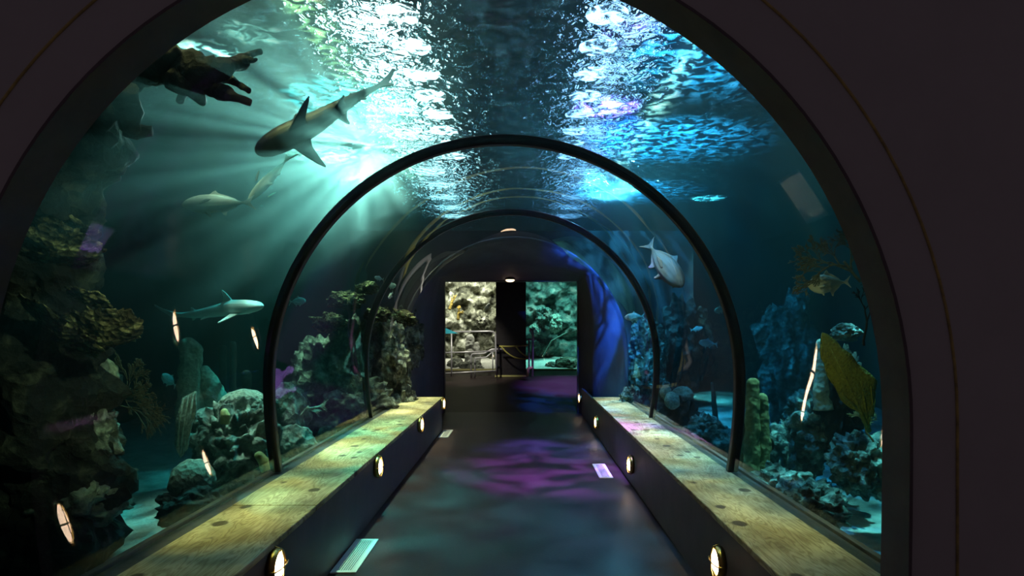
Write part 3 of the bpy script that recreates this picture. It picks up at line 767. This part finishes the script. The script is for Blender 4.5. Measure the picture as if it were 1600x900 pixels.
# tall reef column at far left with its ledges
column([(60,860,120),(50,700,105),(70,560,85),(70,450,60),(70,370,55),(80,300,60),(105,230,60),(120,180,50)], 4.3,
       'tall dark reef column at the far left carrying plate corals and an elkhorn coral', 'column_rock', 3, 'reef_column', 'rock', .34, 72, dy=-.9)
def plate(px, py, Y, rx, lab, seed, tilt=(.0,.15), th=.014, dep=.8):
    s = Y/1000; c = P(px, py, Y); rng = random.Random(seed)
    mb = MB(); nr, na = 14, 110
    top = []; 
    for i in range(nr+1):
        for k in range(na):
            a = 2*math.pi*k/na; rr = rx*s*(i/nr)*(1 + .22*noise.noise(Vector((math.cos(a)*1.5, math.sin(a)*1.5, seed*3.3))) + .10*noise.noise(Vector((math.cos(a)*5, math.sin(a)*5, seed))) + .16*noise.noise(Vector((math.cos(a)*11, math.sin(a)*11, seed))))
            x, y = rr*math.cos(a), rr*math.sin(a)*dep
            z = .06*(i/nr)**2*rx*s*3 + .03*noise.noise(Vector((x*9, y*9, seed))) + .014*noise.noise(Vector((x*14, y*40, seed))) + .008*noise.noise(Vector((x*50, y*80, seed))) + tilt[0]*x + tilt[1]*y*-1
            top.append((c.x+x, c.y+y, c.z+z))
    m = len(top)
    bot = [(x, y, z - th*(1.6 - (i//na)/nr)) for i, (x, y, z) in enumerate(top)]
    fs = []
    for i in range(nr):
        for k in range(na):
            a, b, d, e = i*na+k, i*na+(k+1)%na, (i+1)*na+(k+1)%na, (i+1)*na+k
            fs += [(a, b, d, e), (m+e, m+d, m+b, m+a)]
    for k in range(na):
        a, b = nr*na+k, nr*na+(k+1)%na; fs.append((a, b, m+b, m+a))
    mb.add(top+bot, fs)
    return tag(mb.build('plate_coral', M['plate'], origin=c), lab, 'coral', 'plate corals on the left reef column')
for i, (px, py, rx, tl, lab) in enumerate((
        (92,318,34,(.5,.5),'small yellowish plate coral, topmost on the left reef column'),
        (105,348,38,(-.35,.4),'second plate coral from the top of the left reef column'),
        (98,375,46,(-.2,.45),'third plate coral from the top of the left reef column'),
        (80,396,66,(.15,.35),'wide plate coral at the bottom of the upper stack on the left reef column'),
        (140,470,30,(-.25,.5),'pointed plate coral on the left reef column above the broad fan plate'),
        (160,524,54,(.30,.6),'broad fan-shaped plate coral jutting right, level with the pale shark'),
        (96,518,50,(-.5,.7),'steep dull plate coral left of the broad fan plate'))):
    plate(px, py, 3.62, rx*1.1, lab, i+1, tl)
lump(152,586,4.3,29,29,'round dim boulder coral under the broad plate on the left','brain',4)
gorgonian(160,638,4.4,(1,-.22),.17,'wide fine-twigged sea fan spreading right from the left reef','fan_dark',7,5,.008,.62,kids=(2,3))
for i, (a, rx, ry, lab) in enumerate((((140,680),40,52,'lumpy dim rock under the fine-twigged sea fan'), ((80,650),70,60,'dark rock at the left edge under the round boulder coral'),
        ((115,775),70,50,'dark rock low at the left edge above the bench'))):
    rock(a[0], a[1], 4.2, rx, ry, lab, 'rock', 20+i, crag=.35)
gorgonian(60,670,3.9,(.15,-1),.12,'thin forked twig coral at the far left','fan_grey',2,3,.007,.4,name='twig_coral')
# boulder group beside the first ring
column([(303,650,26),(298,610,19),(297,570,16),(299,548,15),(294,540,13)], 6.3, 'taller of the two knobbly pillar corals beside the boulder', 'pillar', 1, bump=.14)
column([(345,660,26),(336,625,19),(326,595,14),(320,580,9)], 6.35, 'shorter leaning pillar coral right of the taller one', 'pillar', 2, bump=.10)
rock(366,706,5.6,58,72,'big cratered boulder left of the first ring, above the bench','rock',7,.22,.42,6,1.0)
rock(322,662,5.75,32,24,'smooth hooked boulder under the shorter pillar coral','rock',9,.2,.12,5,freq=1.1)
lump(381,630,5.75,34,22,'pale grained boulder coral capping the big cratered boulder','brain',5,crag=.08)
rock(408,690,5.7,24,60,'rough rock shoulder between the big boulder and the first ring','rock',11,.25,.4)
lump(300,752,4.9,34,34,'fuzzy domed coral at the foot of the big boulder','brain',8)
rock(300,790,4.8,45,30,'dark rock under the fuzzy domed coral','rock_dark',13,.25,.3)
rock(452,650,6.6,30,48,'tall dim boulder right of the first ring on the left side','rock',15,.2,.15,5)
rock(457,700,6.3,34,36,'low rounded boulder right of the first ring, touching the glass','rock',17,.2,.15,5)
lump(512,690,7.9,18,24,'small round rock beside the bench, halfway to the second ring','rock',19,'reef_rock','rock',.15)
blade([(284,622),(303,612),(306,640),(299,672),(291,702),(280,716),(272,694),(276,655)], 5.2, .02, 'ribbed grey fan coral hanging beside the big boulder','fan_grey','sea_fan',.2,
      [[(286,622,1.5),(282,660,2),(277,700,1.5)],[(293,618,1.5),(290,660,2),(281,708,1.5)],[(301,615,1.5),(297,660,2),(284,712,1.5)]])
column([(352,662,7),(352,650,7),(351,644,6)], 5.1, 'stubby yellow tube sponge on top of the big boulder', 'sponge_yellow', 3, 'tube_sponge', 'sponge')
column([(418,735,9),(412,722,8),(405,712,7)], 5.0, 'stubby yellow tube sponge at the foot of the first ring', 'sponge_yellow', 4, 'tube_sponge', 'sponge')
gorgonian(470,650,6.2,(.5,-.8),.12,'small pale branching coral on the boulder right of the first ring','fan_grey',4,8,.012,.7,name='branching_coral',plane=False)
for k, (x, y0, y1, r, lab) in enumerate(((348,640,545,6,'dark wooden post behind the shorter pillar coral'), (364,640,538,5,'thin dark post right of the wooden post behind the pillars'), (385,640,585,7,'short dark post behind the grained boulder coral'))):
    column([(x,y0,r),(x,y1,r)], 8.6, lab, 'post', k, 'wooden_post', 'post', .15)
# dim reef behind the second ring, left
for i, (x, y, rx, ry, Y, lab) in enumerate((
        (505,600,50,70,9.0,'dark reef mound between the two rings on the left'),
        (553,560,34,62,9.4,'reef mound behind the left of the second ring'),
        (560,640,55,45,8.8,'low reef mound beside the bench at the second ring'),
        (608,560,30,60,9.6,'reef mound between the second ring and the end wall on the left'),
        (635,530,25,45,10.6,'far reef mound touching the end wall on the left'),
        (620,640,30,40,9.6,'low dark mound beside the far end of the left bench'))):
    rock(x, y, Y, rx, ry, lab, 'rock', 30+i, .3, .4)
for i, (x, y, Y, s, lab) in enumerate(((540,470,9.0,18,'yellowish coral head highest on the mound left of the second ring'),(515,505,8.7,17,'pale coral head on the mound between the rings'),
        (590,492,9.2,14,'tan coral head just inside the second ring on the left'),(575,450,9.3,12,'yellow coral tuft touching the second ring on the left'),(628,500,9.8,15,'greenish coral head near the left of the end wall'))):
    rock(x, y, Y, s*1.4, s*.8, lab, 'plate', 50+i, .3, .5, 4, name='coral_mound', cat='coral')

# ---------------------------------------------------------------- reef right of the tunnel
rock(1053,655,8.7,36,46,'dark upright rock right of the second ring, beside the bench','rock_dark',61,.22,.35,depth=.8)
lump(1040,613,8.6,9,12,'small knobbed coral on the left top of the dark upright rock','pillar',62,'coral_nodule')
lump(1066,616,8.6,17,13,'tan rounded coral on top of the dark upright rock','brain',63)
lump(1050,626,8.4,12,14,'bluish coral knob at the front of the dark upright rock','fan_grey',64,'coral_nodule')
rock(1106,690,7.4,38,36,'low encrusted rock between the dark upright rock and the first ring','rock_teal',65,.25,.4,depth=.8)
rock(1141,700,8.0,18,26,'small rock behind the first ring on the right','rock_teal',66,.25,.3)
column([(1119,668,5),(1116,630,4),(1113,600,3)], 9.0, 'thin dark post standing on the right sand patch', 'post', 5, 'wooden_post', 'post', .15)
for k, (pts, lab) in enumerate((([(1174,745,13),(1175,690,12),(1176,640,11),(1176,600,10)],'tallest brown tube sponge right of the first ring'),
        ([(1192,745,14),(1193,690,11),(1192,655,9),(1191,622,8)],'second tallest tube sponge, right of the tallest'),
        ([(1158,742,8),(1158,700,7),(1158,655,6)],'slim tube sponge left of the tallest'),
        ([(1166,742,6),(1165,700,6),(1165,672,5)],'shortest slim tube sponge in front of the tallest'))):
    column(pts, 5.7 + .04*k, lab, 'tube_brown', 20+k, 'tube_sponge', 'sponge', .12)
for i, (x, y, rx, ry, Y, lab) in enumerate((
        (1236,705,34,52,5.8,'rough rock right of the tube sponges'), (1212,765,48,32,5.0,'bright teal-lit rock at the foot of the tube sponges'),
        (1290,670,44,50,5.6,'dark cracked rock left of the yellow sea fan'), (1262,640,30,26,6.2,'rock top behind the cracked rock'),
        (1345,725,44,44,4.9,'pale craggy rock under the yellow sea fan'), (1262,790,50,36,4.5,'low rock beside the right bench'),
        (1310,625,32,75,5.4,'dark rock behind the yellow sea fan'))):
    rock(x, y, Y, rx, ry, lab, 'rock_teal' if i != 6 else 'rock_dark', 70+i, .28, .5, 5)
column([(1286,640,14),(1283,600,11),(1284,570,9),(1283,538,9)], 5.3, 'pale stub pillar coral left of the yellow sea fan', 'pillar', 9)
lump(1322,520,5.0,20,13,'lumpy coral mound above the yellow sea fan','rock_teal',78,'coral_mound',rough=.3,crag=.3)
blade([(1292,520),(1300,523),(1312,535),(1317,545),(1330,553),(1340,568),(1347,573),(1357,582),(1370,595),(1368,607),(1365,617),(1367,630),(1370,643),(1368,653),(1360,650),(1343,643),(1330,637),(1317,627),(1307,610),(1300,595),(1292,580),(1290,567),(1285,560),(1288,547),(1288,533)], 4.3, .02,
      'large mustard yellow sea fan leaning left by the right edge of the glass', 'fan_yellow', 'sea_fan', .15,
      [[(1366,676,4),(1345,640,3),(1320,595,2),(1300,545,1.2)],[(1366,676,3),(1352,630,2.2),(1342,595,1.2)],[(1345,640,2),(1318,618,1.5),(1298,590,1)],[(1330,612,1.6),(1308,585,1.2),(1294,560,.8)],[(1362,664,2),(1366,630,1.4),(1360,602,1)]], 'fan_yellow')
gorgonian(1365,690,4.5,(-.4,-.6),.09,'brown bushy fan coral under the yellow sea fan','tube_brown',6,12,.008,.8,name='bushy_coral',plane=False)
gorgonian(1345,440,3.9,(-.7,-.85),.16,'tall lacy gorgonian hanging by the right edge of the arch','fan_dark',7,21,.010,.75,name='gorgonian')
gorgonian(1350,540,3.9,(-.25,-1),.15,'dark tangled gorgonian below the lacy one','elkhorn',6,22,.008,.8,name='gorgonian',plane=False)
for i, (x, y, rx, ry, Y, lab) in enumerate(((1100,545,75,36,15.8,'far dark reef ridge behind the right sand patch'), (1190,548,55,55,14.5,'far dark reef mound behind the tube sponges'),
        (1010,560,30,60,11.5,'far reef mound between the second ring and the end wall on the right'), (1235,560,42,95,10.0,'far dark reef mound left of the yellow sea fan'),
        (1068,540,36,66,11.9,'added dark mound against the far wall, left of the right sand patch'), (985,630,16,22,9.6,'small rounded rock beside the far end of the right bench'), (1010,600,26,40,10.2,'low reef mound right of the end wall'))):
    rock(x, y, Y, rx, ry, lab, 'rock_dark' if 'against' in lab else 'rock_teal', 90+i, .3, .45)  # the mound against the wall is added to cover its lit side

# ---------------------------------------------------------------- far room: tanks, column, railing
craggy('reef_wall', M['rock_pale'], lambda u, v: (-3.3+2.85*u, 19.5, .35+3.2*v), 90, 90, .34, 2.4, (0,-1,0), None)
tag(bpy.data.objects['reef_wall'], 'pale craggy rock wall in the tank left of the black column', 'rock wall')
o = craggy('reef_wall', M['rock_mixed'], lambda u, v: (-.2+3.5*u, 19.6, .35+3.2*v), 90, 90, .34, 2.0, (0,-1,0), None)
tag(o, 'green and rust encrusted rock wall in the tank right of the black column', 'rock wall')
mb = MB(); mb.box(-.42, -.25, 18.05, 20.2, .3, 3.6); struct(mb.build('wall_divider', M['dark_room'], smooth=False))
for nm, x0, x1, lab in (('a', -3.3, -.45, 'white sand at the bottom of the far left tank'), ('b', -.22, 3.3, 'white sand at the bottom of the far right tank')):
    mb = MB(); grid(mb, 40, 20, lambda u, v: (x0+(x1-x0)*u, 18.05+1.8*v, .47+.30*v+.05*noise.noise(Vector((u*9, v*5, x0)))))
    tag(mb.build('sand', M['sand_white']), lab, 'sand', kind='stuff')
mb = MB(); mb.box(-3.2, 3.2, 18.0, 18.04, .47, 3.3); struct(mb.build('window_4', M['acrylic'], smooth=False))
mb = MB(); mb.box(-3.2, 3.2, 17.9, 18.0, .42, .50); struct(bev(mb.build('trim_5', M['yellow_paint'], smooth=False)))
mb = MB(); mb.box(-.64, .11, 15.9, 16.6, .40, 3.4); struct(bev(mb.build('column', M['black_rubber'], smooth=False), .01))
mb = MB(); mb.box(-.66, .13, 15.86, 15.9, .43, .47); struct(mb.build('trim_6', M['yellow_paint'], smooth=False))
FT = 19.0
column([(735,580,10),(735,550,8),(735,528,6)], 18.7, 'taller pale pillar coral in the far left tank', 'sand_white', 31)
column([(744,580,9),(745,555,6),(745,538,4)], 18.7, 'shorter pale pillar coral in the far left tank', 'sand_white', 32)
rock(712,572,18.6,14,11,'round rock low at the left of the far left tank','rock',95,.2,.2,4)
rock(735,574,18.45,20,9,'low rock under the pale pillar corals in the far left tank','rock',96,.3,.3,4)
gorgonian(716,500,19.1,(0,-1),.22,'orange branching coral on the far left tank wall','coral_orange',3,41,.05,.9,name='branching_coral',plane=False)
gorgonian(702,484,19.15,(.4,-1),.22,'yellow twig coral at the left edge of the far left tank','coral_orange',2,42,.05,.7,name='branching_coral',plane=False)
lump(753,500,19.15,10,12,'tan lumpy coral mound in the far left tank','rock_pale',97,'coral_mound', rough=.3, crag=.35)
fish(P(765,474,18.5), P(756,488,18.6), (1,0,.3), M['fish_silver'], 'small white fish in the far left tank', group=None, simple=True)
lump(850,495,19.15,12,14,'rust-tinged lumpy coral in the far right tank','rock_mixed',98,'coral_mound', rough=.3, crag=.35)
lump(868,505,19.15,10,13,'green rounded coral in the far right tank','fan_grey',99,'coral_mound', rough=.3, crag=.35)
lump(836,515,19.15,9,8,'small green coral lump low in the far right tank','fan_grey',100,'coral_mound', rough=.3, crag=.35)
rock(885,568,18.6,18,9,'pale encrusted rock on the white sand of the far right tank','rock_pale',101,.3,.4,4)
rock(862,572,18.5,9,6,'small dark rock beside the pale one in the far right tank','rock',102,.3,.4,4)
column([(848,558,1.5),(862,533,1.5),(885,520,1.3)], 18.5, 'thin pale rod leaning in the far right tank', 'fan_grey', 33, 'rod', 'rod', .02)
# left railing
def rail_tube(e, name, pts, r, m='steel'):
    mb = MB(); mb.tube(pts, r, 10); return mb.build(name, M[m], e)
e = empty('railing', P(735,586,15.5), 'steel pipe railing in front of the far left tank', 'railing')
q = lambda x, y, Y=15.5: P(x, y, Y)
zf = q(773,586).z
top = [q(670,519),q(765,517.5),q(771,518.5),q(774,522),q(774.5,540),q(776,587)]
rail_tube(e, 'top_rail', top, .022)
rail_tube(e, 'mid_rail', [q(670,552),q(775,548.5)], .018)
rail_tube(e, 'bottom_rail', [q(670,585),q(775,579)], .018)
rail_tube(e, 'post', [q(705.5,519),q(705.5,588)], .020)
rail_tube(e, 'post', [q(770,549),q(770,580)], .014)
e = empty('handrail', P(755,586,15.8), 'low bent steel handrail behind the pipe railing', 'railing')
rail_tube(e, 'upper_bar', [q(736,590,15.8),q(736,556,15.8),q(738,553,15.8),q(757,552,15.8),q(768,546,15.8),q(788,545.5,15.8)], .022)
rail_tube(e, 'lower_bar', [q(742,590,15.8),q(742,561,15.8),q(745,559.5,15.8),q(760,558,15.8),q(770,549.5,15.8)], .018)
e = empty('gate_post', P(831,588,15.4), 'steel double gate post right of the black column', 'post')
rail_tube(e, 'tall_tube', [q(832,588,15.4),q(832.5,522,15.4),q(832,516,15.4),q(829,513,15.4),q(828,518,15.4)], .028)
rail_tube(e, 'short_tube', [q(826.5,583,15.4),q(826.5,530,15.4)], .022)
rail_tube(e, 'cross_tube', [q(824,530.5,15.4),q(835,530.5,15.4)], .022)
rail_tube(e, 'foot', [q(824,588,15.4),q(825,576,15.4),q(832,574,15.4)], .035, 'yellow_paint')
def rope(pts, lab, sag=0):
    mb = MB(); P3 = [P(x, y, 15.6) for x, y in pts]
    sm = []
    for i in range(len(P3)-1):
        a = P3[max(i-1,0)]; b = P3[i]; c = P3[i+1]; d = P3[min(i+2,len(P3)-1)]
        for j in range(6):
            t = j/6
            sm.append(.5*((2*b) + (c-a)*t + (2*a-5*b+4*c-d)*t*t + (3*b-a-3*c+d)*t**3))
    sm.append(P3[-1]); mb.tube(sm, .018, 8)
    tag(mb.build('rope', M['rope'], origin=P3[0]), lab, 'rope')
rope([(780,541),(800,541.2),(826,539)], 'yellow rope stretched level across the black column')
rope([(783,541.5),(792,551),(803,558),(815,560.5),(828,560.5)], 'sagging yellow rope under the level rope')
rope([(806,541.5),(813,550),(822,556.5),(829,559)], 'short yellow rope slanting down from the level rope')
mb = MB(); mb.add([P(596,470,14.6),P(716,521,14.6),P(596,523,14.6),P(596,470,14.7),P(716,521,14.7),P(596,523,14.7)], [(0,1,2),(5,4,3),(0,3,4,1),(1,4,5,2),(2,5,3,0)])
tag(mb.build('canopy', M['teal_panel'], smooth=False, origin=P(690,515,14.6)), 'teal sloping panel at the left edge of the doorway view', 'panel')
# ceiling lamp just beyond the doorway
c = P(797,438,12.14)
e = empty('ceiling_lamp', c, 'shallow round ceiling lamp at the top of the doorway', 'lamp')
mb = MB(); mb.lathe([(.07,.09),(.09,.07),(.095,.02),(.085,.012)], c, (0,0,1), 24); mb.build('housing', M['black_matte'], e)
mb = MB(); mb.lathe([(.084,.016),(.082,-.008),(.055,-.026),(.01,-.034)], c, (0,0,1), 24); mb.build('lens', M['lens_ceiling'], e)
